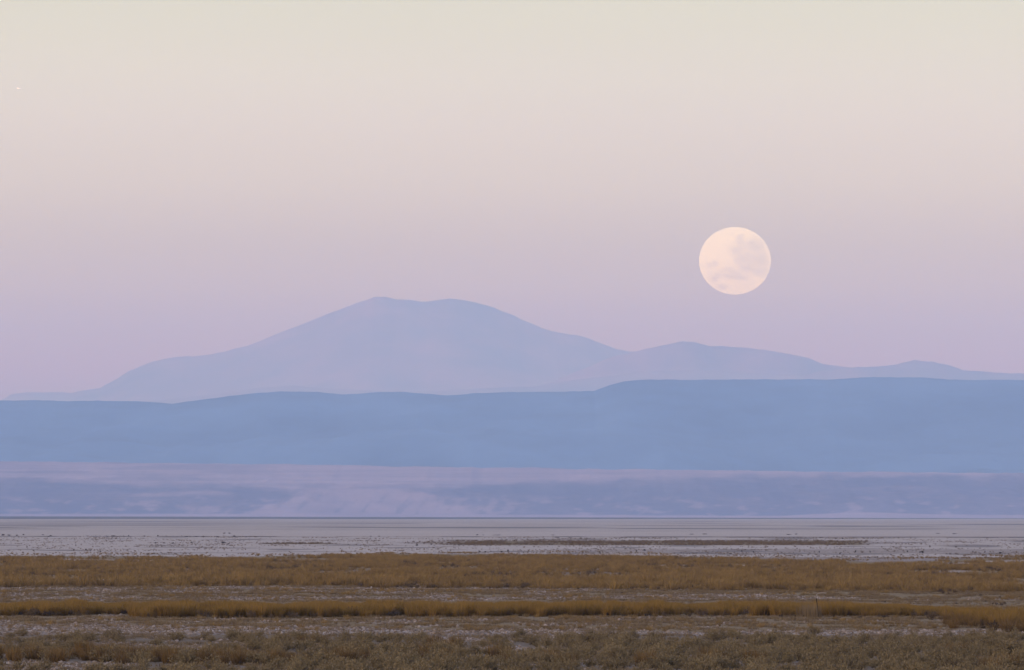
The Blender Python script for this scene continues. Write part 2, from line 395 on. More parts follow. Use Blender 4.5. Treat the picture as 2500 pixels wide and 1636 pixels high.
# ------------------------------------------------------------------ haze
hv = bpy.data.materials.new('haze'); hv.use_nodes = True; ht = hv.node_tree; ht.nodes.clear()
ho = ht.nodes.new('ShaderNodeOutputMaterial'); pv = ht.nodes.new('ShaderNodeVolumePrincipled')
ht.links.new(pv.outputs[0], ho.inputs['Volume'])
pv.inputs['Color'].default_value = (0.42, 0.65, 1.0, 1)
pv.inputs['Absorption Color'].default_value = (1, 1, 1, 1)
pv.inputs['Density'].default_value = 3.2e-5
pv.inputs['Anisotropy'].default_value = 0.0
HX, HY0, HY1, HT = 30500, -9500, 99500, 2450
hz = mesh_obj('haze', [(x, yq, z) for z in (-3.5, HT) for yq in (HY0, HY1) for x in (-HX, HX)],
              [(0, 2, 3, 1), (4, 5, 7, 6), (0, 1, 5, 4), (2, 6, 7, 3), (0, 4, 6, 2), (1, 3, 7, 5)], hv)
tag(hz, kind='stuff')

# ------------------------------------------------------------------ moon
mo = Mat('moonlit_rock', 1.0)
MD = 400000.0
mc = at_depth(1794.3, 636.8, MD)
mr_ = 87.8 / F * MD * 1.0
tcn = mo.n('ShaderNodeTexCoord').outputs['Object']
def blob(cx, cz, rx, rz, soft=0.55, wob=0.35):
    dx = mo.n('ShaderNodeVectorMath', operation='SUBTRACT'); mo.l(warp, dx.inputs[0]); dx.inputs[1].default_value = (cx, 0, cz)
    ml = mo.n('ShaderNodeVectorMath', operation='MULTIPLY'); mo.l(dx.outputs[0], ml.inputs[0]); ml.inputs[1].default_value = (1 / rx, 0, 1 / rz)
    ln = mo.n('ShaderNodeVectorMath', operation='LENGTH'); mo.l(ml.outputs[0], ln.inputs[0])
    return mo.rng(ln.outputs['Value'], 1 + soft, 1 - soft)
nz = mo.n('ShaderNodeTexNoise'); nz.inputs['Scale'].default_value = 3.2; nz.inputs['Detail'].default_value = 5; mo.l(tcn, nz.inputs['Vector'])
ns = mo.n('ShaderNodeVectorMath', operation='SUBTRACT'); mo.l(nz.outputs['Color'], ns.inputs[0]); ns.inputs[1].default_value = (.5, .5, .5)
nk = mo.n('ShaderNodeVectorMath', operation='SCALE'); mo.l(ns.outputs[0], nk.inputs[0]); nk.inputs['Scale'].default_value = 0.30
wa = mo.n('ShaderNodeVectorMath', operation='ADD'); mo.l(tcn, wa.inputs[0]); mo.l(nk.outputs[0], wa.inputs[1]); warp = wa.outputs[0]
acc = None
for b_ in [(0.12, 0.60, .13, .12), (0.52, 0.42, .30, .20), (0.12, 0.30, .32, .16), (0.62, 0.02, .30, .26), (0.40, -0.18, .36, .22), (0.68, -0.30, .22, .16),
           (0.10, -0.02, .14, .12), (-0.12, -0.40, .30, .14), (-0.62, -0.14, .14, .08), (-0.55, -0.48, .14, .12), (0.10, -0.52, .26, .08), (-0.38, -0.76, .13, .06), (0.28, 0.10, .2, .2)]:
    v = blob(*b_)
    acc = v if acc is None else mo.math('MAXIMUM', acc, v)
fine = mo.n('ShaderNodeTexNoise'); fine.inputs['Scale'].default_value = 7; fine.inputs['Detail'].default_value = 6; mo.l(tcn, fine.inputs['Vector'])
f1 = mo.math('MULTIPLY', acc, mo.rng(fine.outputs['Fac'], 0.3, 0.7, 0.35, 1.1))
colr = mo.mix(f1, (0.97, 0.96, 0.62), (0.63, 0.62, 0.49))
rays = mo.mix(mo.rng(fine.outputs['Fac'], 0.58, 0.72, 0, 0.6), colr, (1.0, 0.98, 0.68))
mo.color((0.12, 0.11, 0.10))
MOON_E = 1.62 * 2 ** -EXPO
mo.l(rays, mo.b.inputs['Emission Color']); mo.b.inputs['Emission Strength'].default_value = MOON_E
mo.m.cycles.emission_sampling = 'NONE'
import bmesh
bm = bmesh.new(); bmesh.ops.create_uvsphere(bm, u_segments=96, v_segments=48, radius=1.0)
me = bpy.data.meshes.new('moon'); bm.to_mesh(me); bm.free(); me.materials.append(mo.m)
me.polygons.foreach_set('use_smooth', [True] * len(me.polygons))
moon = bpy.data.objects.new('moon', me); COL.objects.link(moon)
moon.location = mc; moon.scale = (mr_, mr_, mr_ * 0.9375)
tag(moon, 'pale peach full moon, slightly flattened, hanging above the far hills', 'moon')

# ------------------------------------------------------------------ airliner, a bright speck far away
wm = Mat('white_paint', 0.4).color((0.8, 0.78, 0.75))
ac = bpy.data.objects.new('aircraft', None); COL.objects.link(ac)
ac.location = at_depth(47.5, 215.5, 52000)
tag(ac, 'tiny bright aircraft far off in the upper left of the sky', 'aircraft')
def revolve(name, prof, mat, parent, loc=(0, 0, 0), seg=14):     # profile along x
    V = []; Fc = []
    for i, (x, r) in enumerate(prof):
        for k in range(seg):
            a = 2 * math.pi * k / seg; V.append((x + loc[0], r * math.cos(a) + loc[1], r * math.sin(a) + loc[2]))
    for i in range(len(prof) - 1):
        for k in range(seg):
            a = i * seg + k; b = i * seg + (k + 1) % seg; Fc.append((a, b, b + seg, a + seg))
    Fc.append(tuple(range(seg))); Fc.append(tuple(range((len(prof) - 1) * seg, len(prof) * seg)))
    return mesh_obj(name, V, Fc, mat, parent, True)
def slab(name, pts, th, mat, parent, axis='z'):
    n = len(pts); V = []
    for s in (-th / 2, th / 2):
        for p in pts: V.append((p[0], p[1], p[2] + s) if axis == 'z' else (p[0], p[1] + s, p[2]))
    Fc = [tuple(range(n))[::-1], tuple(range(n, 2 * n))] + [(i, (i + 1) % n, n + (i + 1) % n, n + i) for i in range(n)]
    return mesh_obj(name, V, Fc, mat, parent)
revolve('fuselage', [(-18, .3), (-14, 1.2), (-8, 2), (10, 2), (15, 1.7), (17.5, .9), (18.5, .15)], wm, ac)
for s in (-1, 1):
    slab('wing', [(4, 1.8 * s, -.6), (-2, 16 * s, .6), (-4, 16 * s, .6), (-4, 1.8 * s, -.6)], .5, wm, ac)
    slab('tailplane', [(-13, .6 * s, .6), (-16, 6 * s, .9), (-17.5, 6 * s, .9), (-17, .6 * s, .6)], .3, wm, ac)
    revolve('engine', [(-1, .6), (0, 1.0), (3, 1.1), (4, .9)], wm, ac, (1, 5.5 * s, -1.9), 10)
slab('tail_fin', [(-12, 0, 1.6), (-16, 0, 7), (-18.5, 0, 7), (-17, 0, 1)], .3, wm, ac, 'y')
glow = Mat('added_glow', .3); glow.color((.8, .7, .6)); glow.b.inputs['Emission Color'].default_value = (1, .80, .62, 1); glow.b.inputs['Emission Strength'].default_value = 5.0; glow.m.cycles.emission_sampling = 'NONE'
for q in (-9, -3, 3): revolve('added_glow', [(q - 1.2, .5), (q - .7, 1.0), (q + .7, 1.0), (q + 1.2, .5)], glow.m, ac, (0, -2.2, -1.2), 8)  # glowing drums added to the hull so the distant speck looks bright
ac.rotation_euler = (0, 0, math.radians(8)); 

# ------------------------------------------------------------------ plants
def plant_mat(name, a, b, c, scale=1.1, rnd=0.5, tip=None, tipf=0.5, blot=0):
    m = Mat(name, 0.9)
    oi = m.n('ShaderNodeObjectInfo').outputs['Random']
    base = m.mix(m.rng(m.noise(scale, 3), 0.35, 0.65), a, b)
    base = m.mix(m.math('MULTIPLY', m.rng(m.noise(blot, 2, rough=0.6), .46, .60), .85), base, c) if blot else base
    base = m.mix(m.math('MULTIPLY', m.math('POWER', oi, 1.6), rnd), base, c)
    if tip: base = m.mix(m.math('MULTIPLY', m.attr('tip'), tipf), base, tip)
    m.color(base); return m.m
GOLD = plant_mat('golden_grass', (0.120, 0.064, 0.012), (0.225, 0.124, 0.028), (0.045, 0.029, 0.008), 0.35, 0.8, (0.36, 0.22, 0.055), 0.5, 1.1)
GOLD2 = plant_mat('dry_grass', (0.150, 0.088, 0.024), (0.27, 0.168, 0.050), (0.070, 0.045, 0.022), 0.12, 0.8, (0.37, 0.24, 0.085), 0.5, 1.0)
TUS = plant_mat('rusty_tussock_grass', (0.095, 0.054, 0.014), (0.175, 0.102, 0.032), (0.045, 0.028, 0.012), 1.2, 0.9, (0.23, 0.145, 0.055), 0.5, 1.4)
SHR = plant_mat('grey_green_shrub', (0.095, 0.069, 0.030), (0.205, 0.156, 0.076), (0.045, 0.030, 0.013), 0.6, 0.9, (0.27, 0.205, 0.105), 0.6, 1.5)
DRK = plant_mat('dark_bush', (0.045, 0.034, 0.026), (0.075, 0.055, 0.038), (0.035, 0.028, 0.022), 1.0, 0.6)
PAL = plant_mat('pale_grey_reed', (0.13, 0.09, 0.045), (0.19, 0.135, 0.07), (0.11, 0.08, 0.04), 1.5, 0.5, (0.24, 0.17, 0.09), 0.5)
SLT = Mat('salt_crust', 0.85); SLT.color(SLT.mix(SLT.rng(SLT.n('ShaderNodeObjectInfo').outputs['Random'], .15, .95), (0.13, 0.092, 0.058), SLT.mix(SLT.rng(SLT.noise(1.5, 3), .35, .65), (0.20, 0.155, 0.115), (0.37, 0.305, 0.245)))); SLT = SLT.m

PROTO = bpy.data.collections.new('plant_forms')          # not linked into the scene: only the source shapes
def finish(name, V, Fc, tip, mat):
    me = bpy.data.meshes.new(name); me.from_pydata(V, [], Fc); me.update()
    at = me.attributes.new('tip', 'FLOAT', 'POINT'); at.data.foreach_set('value', np.array(tip, np.float32))
    me.materials.append(mat); return me
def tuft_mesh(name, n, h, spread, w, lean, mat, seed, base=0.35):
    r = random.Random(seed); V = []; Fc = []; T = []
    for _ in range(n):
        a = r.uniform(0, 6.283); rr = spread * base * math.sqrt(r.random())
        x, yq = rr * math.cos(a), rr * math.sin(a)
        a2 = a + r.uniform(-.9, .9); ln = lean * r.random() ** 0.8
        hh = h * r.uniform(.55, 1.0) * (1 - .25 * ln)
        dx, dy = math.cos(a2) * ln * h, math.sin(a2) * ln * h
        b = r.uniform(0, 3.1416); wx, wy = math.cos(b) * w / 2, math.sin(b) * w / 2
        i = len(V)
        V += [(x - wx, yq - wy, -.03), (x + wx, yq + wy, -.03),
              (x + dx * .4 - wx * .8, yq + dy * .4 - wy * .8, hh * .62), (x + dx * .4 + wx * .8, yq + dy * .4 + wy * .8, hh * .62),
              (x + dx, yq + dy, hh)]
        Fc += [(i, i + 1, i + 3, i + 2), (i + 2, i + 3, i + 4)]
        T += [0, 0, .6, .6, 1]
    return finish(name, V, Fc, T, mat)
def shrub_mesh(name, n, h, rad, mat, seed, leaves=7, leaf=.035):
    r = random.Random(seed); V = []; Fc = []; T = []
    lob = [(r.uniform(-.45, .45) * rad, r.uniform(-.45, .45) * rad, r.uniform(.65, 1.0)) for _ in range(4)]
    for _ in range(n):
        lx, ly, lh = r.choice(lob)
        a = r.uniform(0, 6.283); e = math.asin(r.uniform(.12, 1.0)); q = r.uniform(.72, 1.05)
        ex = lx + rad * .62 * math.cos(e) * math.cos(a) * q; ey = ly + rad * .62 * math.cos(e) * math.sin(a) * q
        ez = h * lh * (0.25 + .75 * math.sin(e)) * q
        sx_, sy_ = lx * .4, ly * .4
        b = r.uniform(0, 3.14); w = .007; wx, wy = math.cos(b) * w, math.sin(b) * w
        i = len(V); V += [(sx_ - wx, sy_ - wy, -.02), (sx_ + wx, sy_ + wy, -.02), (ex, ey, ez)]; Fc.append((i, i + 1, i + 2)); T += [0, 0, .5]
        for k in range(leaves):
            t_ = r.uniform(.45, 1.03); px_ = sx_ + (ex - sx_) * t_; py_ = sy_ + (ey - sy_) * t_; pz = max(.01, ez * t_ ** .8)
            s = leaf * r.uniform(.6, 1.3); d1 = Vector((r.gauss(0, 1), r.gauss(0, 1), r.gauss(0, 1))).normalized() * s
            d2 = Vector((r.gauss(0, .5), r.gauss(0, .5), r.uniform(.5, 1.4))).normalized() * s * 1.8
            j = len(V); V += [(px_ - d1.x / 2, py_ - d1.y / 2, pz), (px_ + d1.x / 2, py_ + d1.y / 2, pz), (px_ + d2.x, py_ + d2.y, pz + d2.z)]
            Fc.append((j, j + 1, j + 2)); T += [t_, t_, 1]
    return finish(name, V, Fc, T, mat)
def lump_mesh(name, seed, mat):
    r = random.Random(seed); bm = bmesh.new(); bmesh.ops.create_icosphere(bm, subdivisions=1, radius=1)
    for v in bm.verts: v.co *= r.uniform(.65, 1.2); v.co.z *= .85
    me = bpy.data.meshes.new(name); bm.to_mesh(me); bm.free(); me.materials.append(mat)
    at = me.attributes.new('tip', 'FLOAT', 'POINT'); return me

def scatter(name, label, meshes, P, scl, rotz, cat='grass'):
    pc = bpy.data.collections.new(name + '_forms')
    for k, me in enumerate(meshes):
        o = bpy.data.objects.new('%s_form' % name, me); pc.objects.link(o)
    me = bpy.data.meshes.new(name); me.vertices.add(len(P)); me.vertices.foreach_set('co', P.astype(np.float32).ravel())
    at = me.attributes.new('scl', 'FLOAT_VECTOR', 'POINT'); at.data.foreach_set('vector', scl.astype(np.float32).ravel())
    rt = np.zeros((len(P), 3), np.float32); rt[:, 2] = rotz
    at = me.attributes.new('rot', 'FLOAT_VECTOR', 'POINT'); at.data.foreach_set('vector', rt.ravel())
    at = me.attributes.new('idx', 'INT', 'POINT'); at.data.foreach_set('value', rng.integers(0, len(meshes), len(P)).astype(np.int32))
    o = bpy.data.objects.new(name, me); COL.objects.link(o)
    g = bpy.data.node_groups.new(name + '_scatter', 'GeometryNodeTree')
    g.interface.new_socket('Geometry', in_out='INPUT', socket_type='NodeSocketGeometry')
    g.interface.new_socket('Geometry', in_out='OUTPUT', socket_type='NodeSocketGeometry')
    gi = g.nodes.new('NodeGroupInput'); go = g.nodes.new('NodeGroupOutput')
    ci = g.nodes.new('GeometryNodeCollectionInfo'); ci.inputs['Collection'].default_value = pc
    ci.inputs['Separate Children'].default_value = True; ci.inputs['Reset Children'].default_value = True
    ip = g.nodes.new('GeometryNodeInstanceOnPoints'); ip.inputs['Pick Instance'].default_value = True
    def na(n, t):
        x = g.nodes.new('GeometryNodeInputNamedAttribute'); x.data_type = t; x.inputs['Name'].default_value = n
        return x.outputs['Attribute']
    er = g.nodes.new('FunctionNodeEulerToRotation'); g.links.new(na('rot', 'FLOAT_VECTOR'), er.inputs[0])
    mp = g.nodes.new('GeometryNodeMeshToPoints')
    g.links.new(gi.outputs[0], mp.inputs['Mesh']); g.links.new(mp.outputs[0], ip.inputs['Points'])
    g.links.new(ci.outputs[0], ip.inputs['Instance']); g.links.new(na('idx', 'INT'), ip.inputs['Instance Index'])
    g.links.new(er.outputs[0], ip.inputs['Rotation']); g.links.new(na('scl', 'FLOAT_VECTOR'), ip.inputs['Scale'])
    g.links.new(ip.outputs[0], go.inputs[0])
    md = o.modifiers.new('scatter', 'NODES'); md.node_group = g
    return tag(o, label, cat, kind='stuff')

def sample(n, y0, y1, margin=260):            # points spread evenly over the ground between two rows of the picture
    a = on_ground(1250, y1).y; b = on_ground(1250, y0).y
    Yp = np.sqrt(rng.uniform(a * a, b * b, n)); half = (1250 + margin) / F
    Xp = rng.uniform(-half, half, n) * Yp
    px, py = project(Xp, Yp, 0 * Xp)
    return Xp, Yp, px, py
def pts(X, Y): return np.stack([X, Y, relief(X, Y)], -1)
def scl3(s, lo=.85, hi=1.2):
    n = len(s); return np.stack([s * rng.uniform(lo, hi, n), s * rng.uniform(lo, hi, n), s * rng.uniform(lo, hi, n)], -1)

# second belt: tall golden grass (about 0.8 m)
I = np.interp
tall = [tuft_mesh('tall_grass', 70, 1.0, .5, .020, .42, GOLD, 100 + k) for k in range(8)]
X, Y, px, py = sample(34000, 1474, 1540)
b2 = I(px, [0, 160, 300, 330, 900, 1500, 2200, 2260, 2430, 2500], [1503, 1503, 1499, 1509, 1508, 1505, 1506, 1509, 1533, 1536])
b2 = b2 + 3.0 * (fbm(px / 30.0, px * 0, 51, 3) - .5)
front = b2 - py
clump = fbm(X / 2.2, Y / 5.0, 52, 3)
dens = sstep(-1, 1, front) * (1 - sstep(24, 30, front)) * (0.10 + 1.0 * sstep(.36, .56, clump))
dens = dens * (1 - .6 * sstep(2260, 2420, px))
keep = rng.random(len(X)) < dens
X, Y, px, front, clump = X[keep], Y[keep], px[keep], front[keep], clump[keep]
top = I(px, [0, 2060, 2300, 2500], [1464, 1464, 1476, 1472]) + 13 * (fbm(px / 18.0, px * 0, 53, 3) - .5) + 14.0 * (fbm(px / 130.0, px * 0, 54, 3) - .5)
_, pyb = project(X, Y, 0 * X)
h = np.clip((pyb - top) / F * Y, .15, 1.15) * rng.uniform(.62, 1.05, len(X)) * (0.45 + .85 * clump)
h = np.minimum(h, 1.0)
scatter('tall_grass', 'band of tall golden brown grass crossing the whole flat', tall, pts(X, Y), np.stack([.55 + h * .5, .55 + h * .5, h], -1) * 1.0, rng.uniform(0, 6.28, len(X)))

# first belt: lower dry grass, hundreds of metres deep
low = [tuft_mesh('dry_grass', 46, 1.0, .9, .030, .55, GOLD2, 200 + k) for k in range(8)]
X, Y, px, py = sample(120000, 1355, 1446)
t1 = I(px, [0, 600, 900, 1300, 1700, 2150, 2500], [1362, 1366, 1357, 1358, 1365, 1377, 1363])
b1 = I(px, [0, 300, 600, 1250, 1650, 2060, 2120, 2500], [1436, 1433, 1434, 1438, 1440, 1443, 1470, 1480])
wv = 7 * (fbm(px / 160.0, py / 9.0, 11, 4) - .5)
patch = fbm(X / 9.0, Y / 34.0, 61, 4)
dens = sstep(-1.5, 1.5, py + wv - t1) * (1 - sstep(-1.5, 1.5, py + wv - b1)) * sstep(.30, .52, patch) * (1 - .9 * thin(px, py))
dens = dens * (1 - .85 * band(py, 1364, 1370, 1.5) * band(px, 660, 900, 25))
keep = rng.random(len(X)) < dens; X, Y, px, py, patch = X[keep], Y[keep], px[keep], py[keep], patch[keep]
bump_ = fbm(X / 1.3, Y / 2.2, 63, 3)
h = rng.uniform(.16, .58, len(X)) * (.45 + .7 * patch) * (.42 + 1.35 * sstep(.42, .72, bump_)) * (1 + .35 * sstep(1400, 1436, py))
Xi, Yi, pxi, pyi = sample(150000, 1338, 1550)
isl = fbm(pxi / 95.0, pyi / 3.2, 95, 4); t1i = I(pxi, [0, 600, 900, 1300, 1700, 2150, 2500], [1362, 1366, 1357, 1358, 1365, 1377, 1363])
m = sstep(-18, 0, pyi - t1i) * (1 - sstep(0, 4, pyi - t1i)) * sstep(.56, .66, isl) + band(pyi, 1438, 1466, 2) * sstep(.53, .64, isl) + band(pyi, 1507, 1545, 3) * sstep(.55, .66, isl) * .8
keep = rng.random(len(Xi)) < m * .7; Xi, Yi = Xi[keep], Yi[keep]; hi = rng.uniform(.10, .34, len(Xi))
X, Y, h = np.concatenate([X, Xi]), np.concatenate([Y, Yi]), np.concatenate([h, hi])
scatter('dry_grass', 'wide belt of low dry golden grass beyond the salty strip', low, pts(X, Y), np.stack([h * 1.2, h * 1.2, h], -1), rng.uniform(0, 6.28, len(X)))

# scrub growing through the two belts
SCR = plant_mat('brown_scrub', (0.060, 0.038, 0.018), (0.12, 0.082, 0.045), (0.030, 0.020, 0.012), .8, .8, (0.16, 0.115, 0.07), .4)
DWF = plant_mat('dwarf_scrub', (0.20, 0.155, 0.115), (0.28, 0.225, 0.17), (0.11, 0.08, 0.055), .8, .8)
scrub = [shrub_mesh('brown_scrub', 46, 1.0, .8, SCR, 900 + k, 6, .10) for k in range(6)]
X, Y, px, py = sample(90000, 1368, 1540)
m1 = sstep(I(px, [0, 600, 900, 1300, 1700, 2150, 2500], [1366, 1370, 1361, 1362, 1369, 1381, 1367]), I(px, [0, 600, 900, 1300, 1700, 2150, 2500], [1386, 1390, 1391, 1382, 1389, 1401, 1387]), py) * (1 - sstep(b_ := I(px, [0, 300, 600, 1250, 1650, 2060, 2120, 2500], [1437, 1433, 1434, 1438, 1441, 1443, 1470, 1480]), b_ + 2, py))
rows_ = .15 + .85 * sstep(.50, .62, fbm(px / 170.0, py / 7.0, 81, 3))
b2 = I(px, [0, 160, 300, 330, 900, 1500, 2200, 2260, 2430, 2500], [1503, 1503, 1499, 1509, 1508, 1505, 1506, 1509, 1533, 1536])
m2 = band(py, b2 - 5, b2 + 3, 1) * 3.0 + band(py, 1484, b2, 2) * .5
keep = rng.random(len(X)) < np.clip(m1 * rows_ * .20 * sstep(.40, .6, fbm(X / 3.5, Y / 30.0, 82, 3)) + m2 * .10 * sstep(.45, .65, fbm(X / 3.0, Y / 9.0, 83, 3)), 0, 1)
X, Y = X[keep], Y[keep]; h = rng.uniform(.16, .52, len(X)) * rng.uniform(.7, 1.25, len(X))
scatter('brown_scrub', 'dull brown scrub speckled through the golden grass belts', scrub, pts(X, Y), np.stack([h * rng.uniform(.6, 1.1, len(h)), h * .9, h], -1), rng.uniform(0, 6.28, len(X)), 'scrub')

FAR = plant_mat('far_strip_grass', (0.11, 0.075, 0.042), (0.19, 0.135, 0.082), (0.08, 0.055, 0.035), .3, .6, (0.22, 0.16, 0.10), .4)
farm = [tuft_mesh('far_strip_grass', 46, 1.0, .9, .030, .55, FAR, 260 + k) for k in range(5)]
# the strips of turf further out, and short litter grass in the mixed ground
X, Y, px, py = sample(90000, 1317, 1334)
wv = 1.2 * (fbm(px / 160.0, py / 9.0, 11, 4) - .5)
m = band(py + wv, 1321, 1331, 1.0) * sstep(980, 1250, px) * (1 - sstep(2080, 2150, px)) + band(py, 1326, 1328.5, .6) * band(px, 640, 810, 15) * .7
keep = rng.random(len(X)) < m * .30 * (.15 + .85 * sstep(.38, .55, fbm(px / 70.0, py / 3.0, 87, 3))); X, Y = X[keep], Y[keep]; h = rng.uniform(.12, .50, len(X))
scatter('grass_strip', 'thin brown strip of grass far out on the pale flat', farm, pts(X, Y), np.stack([h * 1.6, h * 1.6, h], -1), rng.uniform(0, 6.28, len(X)))

tiny = [shrub_mesh('dwarf_scrub', 14, 1.0, .9, DWF, 950 + k, 3, .22) for k in range(5)]
X, Y, px, py = sample(120000, 1311, 1362)
keep = rng.random(len(X)) < .02 + .38 * sstep(.50, .66, fbm(px / 130.0, py / 2.2, 85, 4)) + .02 * sstep(1335, 1352, py) * sstep(1200, 1500, px)
X, Y = X[keep], Y[keep]; h = .05 + .20 * rng.random(len(X)) ** 2
scatter('dwarf_scrub', 'tiny brown plants dotted over the pinkish flat', tiny, pts(X, Y), np.stack([h * 1.6, h * 1.3, h], -1), rng.uniform(0, 6.28, len(X)), 'scrub')
STR = plant_mat('straw_litter', (0.13, 0.088, 0.040), (0.25, 0.180, 0.090), (0.07, 0.045, 0.022), .9, .9, (0.32, 0.235, 0.13), 0.5, 1.2)
short = [tuft_mesh('short_grass', 22, 1.0, 1.2, .05, .8, STR, 300 + k) for k in range(6)]
X, Y, px, py = sample(260000, 1434, 1660)
s_, l_, d_ = cover(X, Y)
gr = fbm(X / 1.6, Y / 4.0, 65, 3)
dens = np.clip(l_ * .9 + .16, 0, 1) * sstep(.40, .60, gr) * .8 * (1 - band(py, 1468, 1506, 2) * .8)
keep = rng.random(len(X)) < dens; X, Y = X[keep], Y[keep]; h = .05 + .17 * rng.random(len(X)) ** 1.6
scatter('short_grass', 'short brown grass and litter between the salt patches', short, pts(X, Y), np.stack([h * 1.8, h * 1.8, h], -1), rng.uniform(0, 6.28, len(X)))

# salt crust broken into lumps
lumps = [lump_mesh('salt_lump', 400 + k, SLT) for k in range(6)]
X, Y, px, py = sample(430000, 1434, 1660)
s_, l_, d_ = cover(X, Y)
gr = fbm(X / 2.0, Y / 4.0, 67, 3)
dens = sstep(.12, .70, s_) * (.25 + .75 * sstep(.40, .6, gr)) * .75 * (1 - l_ * .35)
keep = rng.random(len(X)) < dens; X, Y = X[keep], Y[keep]; s = .03 + .085 * rng.random(len(X)) ** 2.2
scatter('salt_crust', 'broken pale salt crust lying in strips across the flat', lumps, pts(X, Y), scl3(s, .7, 1.4), rng.uniform(0, 6.28, len(X)), 'salt crust')

# ------------------------------------------------------------------ individual plants
def place(px):
    for lim, txt in [(90, 'at the left edge'), (330, 'under the mountain foot'), (620, 'under the left slope'), (880, 'under the upper left slope'),
                     (1010, 'under the left summit'), (1150, 'under the right summit'), (1380, 'under the upper right slope'), (1560, 'under the saddle'),
                     (1690, 'left of the moon'), (1900, 'below the moon'), (2080, 'just right of the moon'), (2200, 'well right of the moon'), (2300, 'under the last far hill'), (2420, 'near the right side')]:
        if px < lim: return txt
    return 'at the right edge'
def named(o):                             # say how big the plant looks and where it stands
    x, y_, z = o.location; px, _ = project(x, y_, z); w = o.scale.x / max(o.scale.z, .01)
    big = o.scale.z * F / y_
    o['label'] = ('%s %s %s' % ('taller' if big > SIZES[o['group']] else 'lower' if w < 1.6 else 'flat wide', o['label'], place(float(px))))
SIZES = {}
def clone(me, name, x, y, s, rz, label, cat, group):
    o = bpy.data.objects.new(name, me); COL.objects.link(o)
    z = float(relief(np.array([x]), np.array([y]))[0])
    o.location = (x, y, z); o.rotation_euler = (0, 0, rz); o.scale = s
    return tag(o, label, cat, group)
shrubs = [shrub_mesh('shrub', 80, 1.0, .75, SHR, 500 + k, 9, .055) for k in range(10)]
X, Y, px, py = sample(6000, 1549, 1700, 120)
# keep shrubs apart, let them gather where the belt is thick
belt = sstep(1552, 1572, py + 10 * (fbm(px / 90.0, px * 0, 71, 2) - .5))
right = I(px, [0, 300, 1000, 1500, 1800, 2500], [.42, .42, .75, .85, 1.0, 1.0])
cl = fbm(X / 4.0, Y / 9.0, 72, 3)
keepp = rng.random(len(X)) < belt * right * (.25 + .75 * sstep(.38, .55, cl))
for (a, b, c_, d_) in [(1045, 1180, 1555, 1580), (330, 520, 1578, 1600), (0, 110, 1616, 1640), (130, 330, 1620, 1640)]:
    keepp &= ~((px > a) & (px < b) & (py > c_) & (py < d_))
X, Y, px, py = X[keepp], Y[keepp], px[keepp], py[keepp]
size = .22 + .58 * rng.random(len(X)) ** 1.5 * (.75 + .25 * sstep(1560, 1620, py))
order = np.argsort(-(size / Y) * ((px > -20) & (px < 2520)))
N_THING = 300
for k in order[:N_THING]:
    v = size[k]
    clone(shrubs[int(rng.integers(10))], 'shrub', X[k], Y[k], (v * rng.uniform(.9, 1.5), v * rng.uniform(.9, 1.5), v), rng.uniform(0, 6.28),
          'grey green shrub in the foreground', 'shrub', 'grey green shrubs in the foreground')
k = order[N_THING:]
scatter('shrub_cover', 'smaller grey green shrubs filling the foreground belt', shrubs, pts(X[k], Y[k]), np.stack([size[k] * 1.2, size[k] * 1.2, size[k]], -1), rng.uniform(0, 6.28, len(k)), 'shrubs')

tus = [tuft_mesh('grass_tussock', 110, 1.0, 1.0, .026, .55, TUS, 600 + k) for k in range(8)]
centres = [(30, 1612, 60, 9), (130, 1616, 50, 6), (210, 1610, 50, 8), (300, 1617, 45, 12), (390, 1618, 45, 9), (240, 1600, 60, 8), (500, 1616, 50, 10), (600, 1620, 60, 11), (700, 1620, 40, 6), (820, 1622, 25, 4),
           (870, 1616, 40, 9), (1060, 1610, 40, 7), (1240, 1612, 40, 5), (1360, 1624, 50, 7), (1590, 1624, 40, 9), (1740, 1618, 35, 7), (1850, 1622, 30, 5), (2330, 1600, 30, 4), (740, 1575, 60, 5), (1130, 1590, 70, 6), (2440, 1640, 50, 6)]
for (cx, cy, sx_, n_) in centres:
    for _ in range(n_):
        gx, gy = rng.normal(cx, sx_ * .55), rng.normal(cy, 3.5); g = on_ground(gx, min(gy, 1680)); v = rng.uniform(.42, .85)
        clone(tus[int(rng.integers(8))], 'grass_tussock', g.x, g.y, (v * .9, v * .9, v), rng.uniform(0, 6.28), 'rusty grass tussock in the foreground', 'grass tussock', 'grass tussocks among the foreground shrubs')
# wide dark clump at the right end of the tall grass
for _ in range(70):
    gx = rng.uniform(2310, 2525); gy = I(gx, [2260, 2430, 2500], [1517, 1533, 1536]) + rng.normal(-3, 6); g = on_ground(gx, gy); v = rng.uniform(.36, .80)
    clone(tus[int(rng.integers(8))], 'grass_tussock', g.x, g.y, (v * 1.1, v * 1.1, v), rng.uniform(0, 6.28), 'olive grass tussock ending the tall grass', 'grass tussock', 'grass tussocks at the right end of the tall grass')

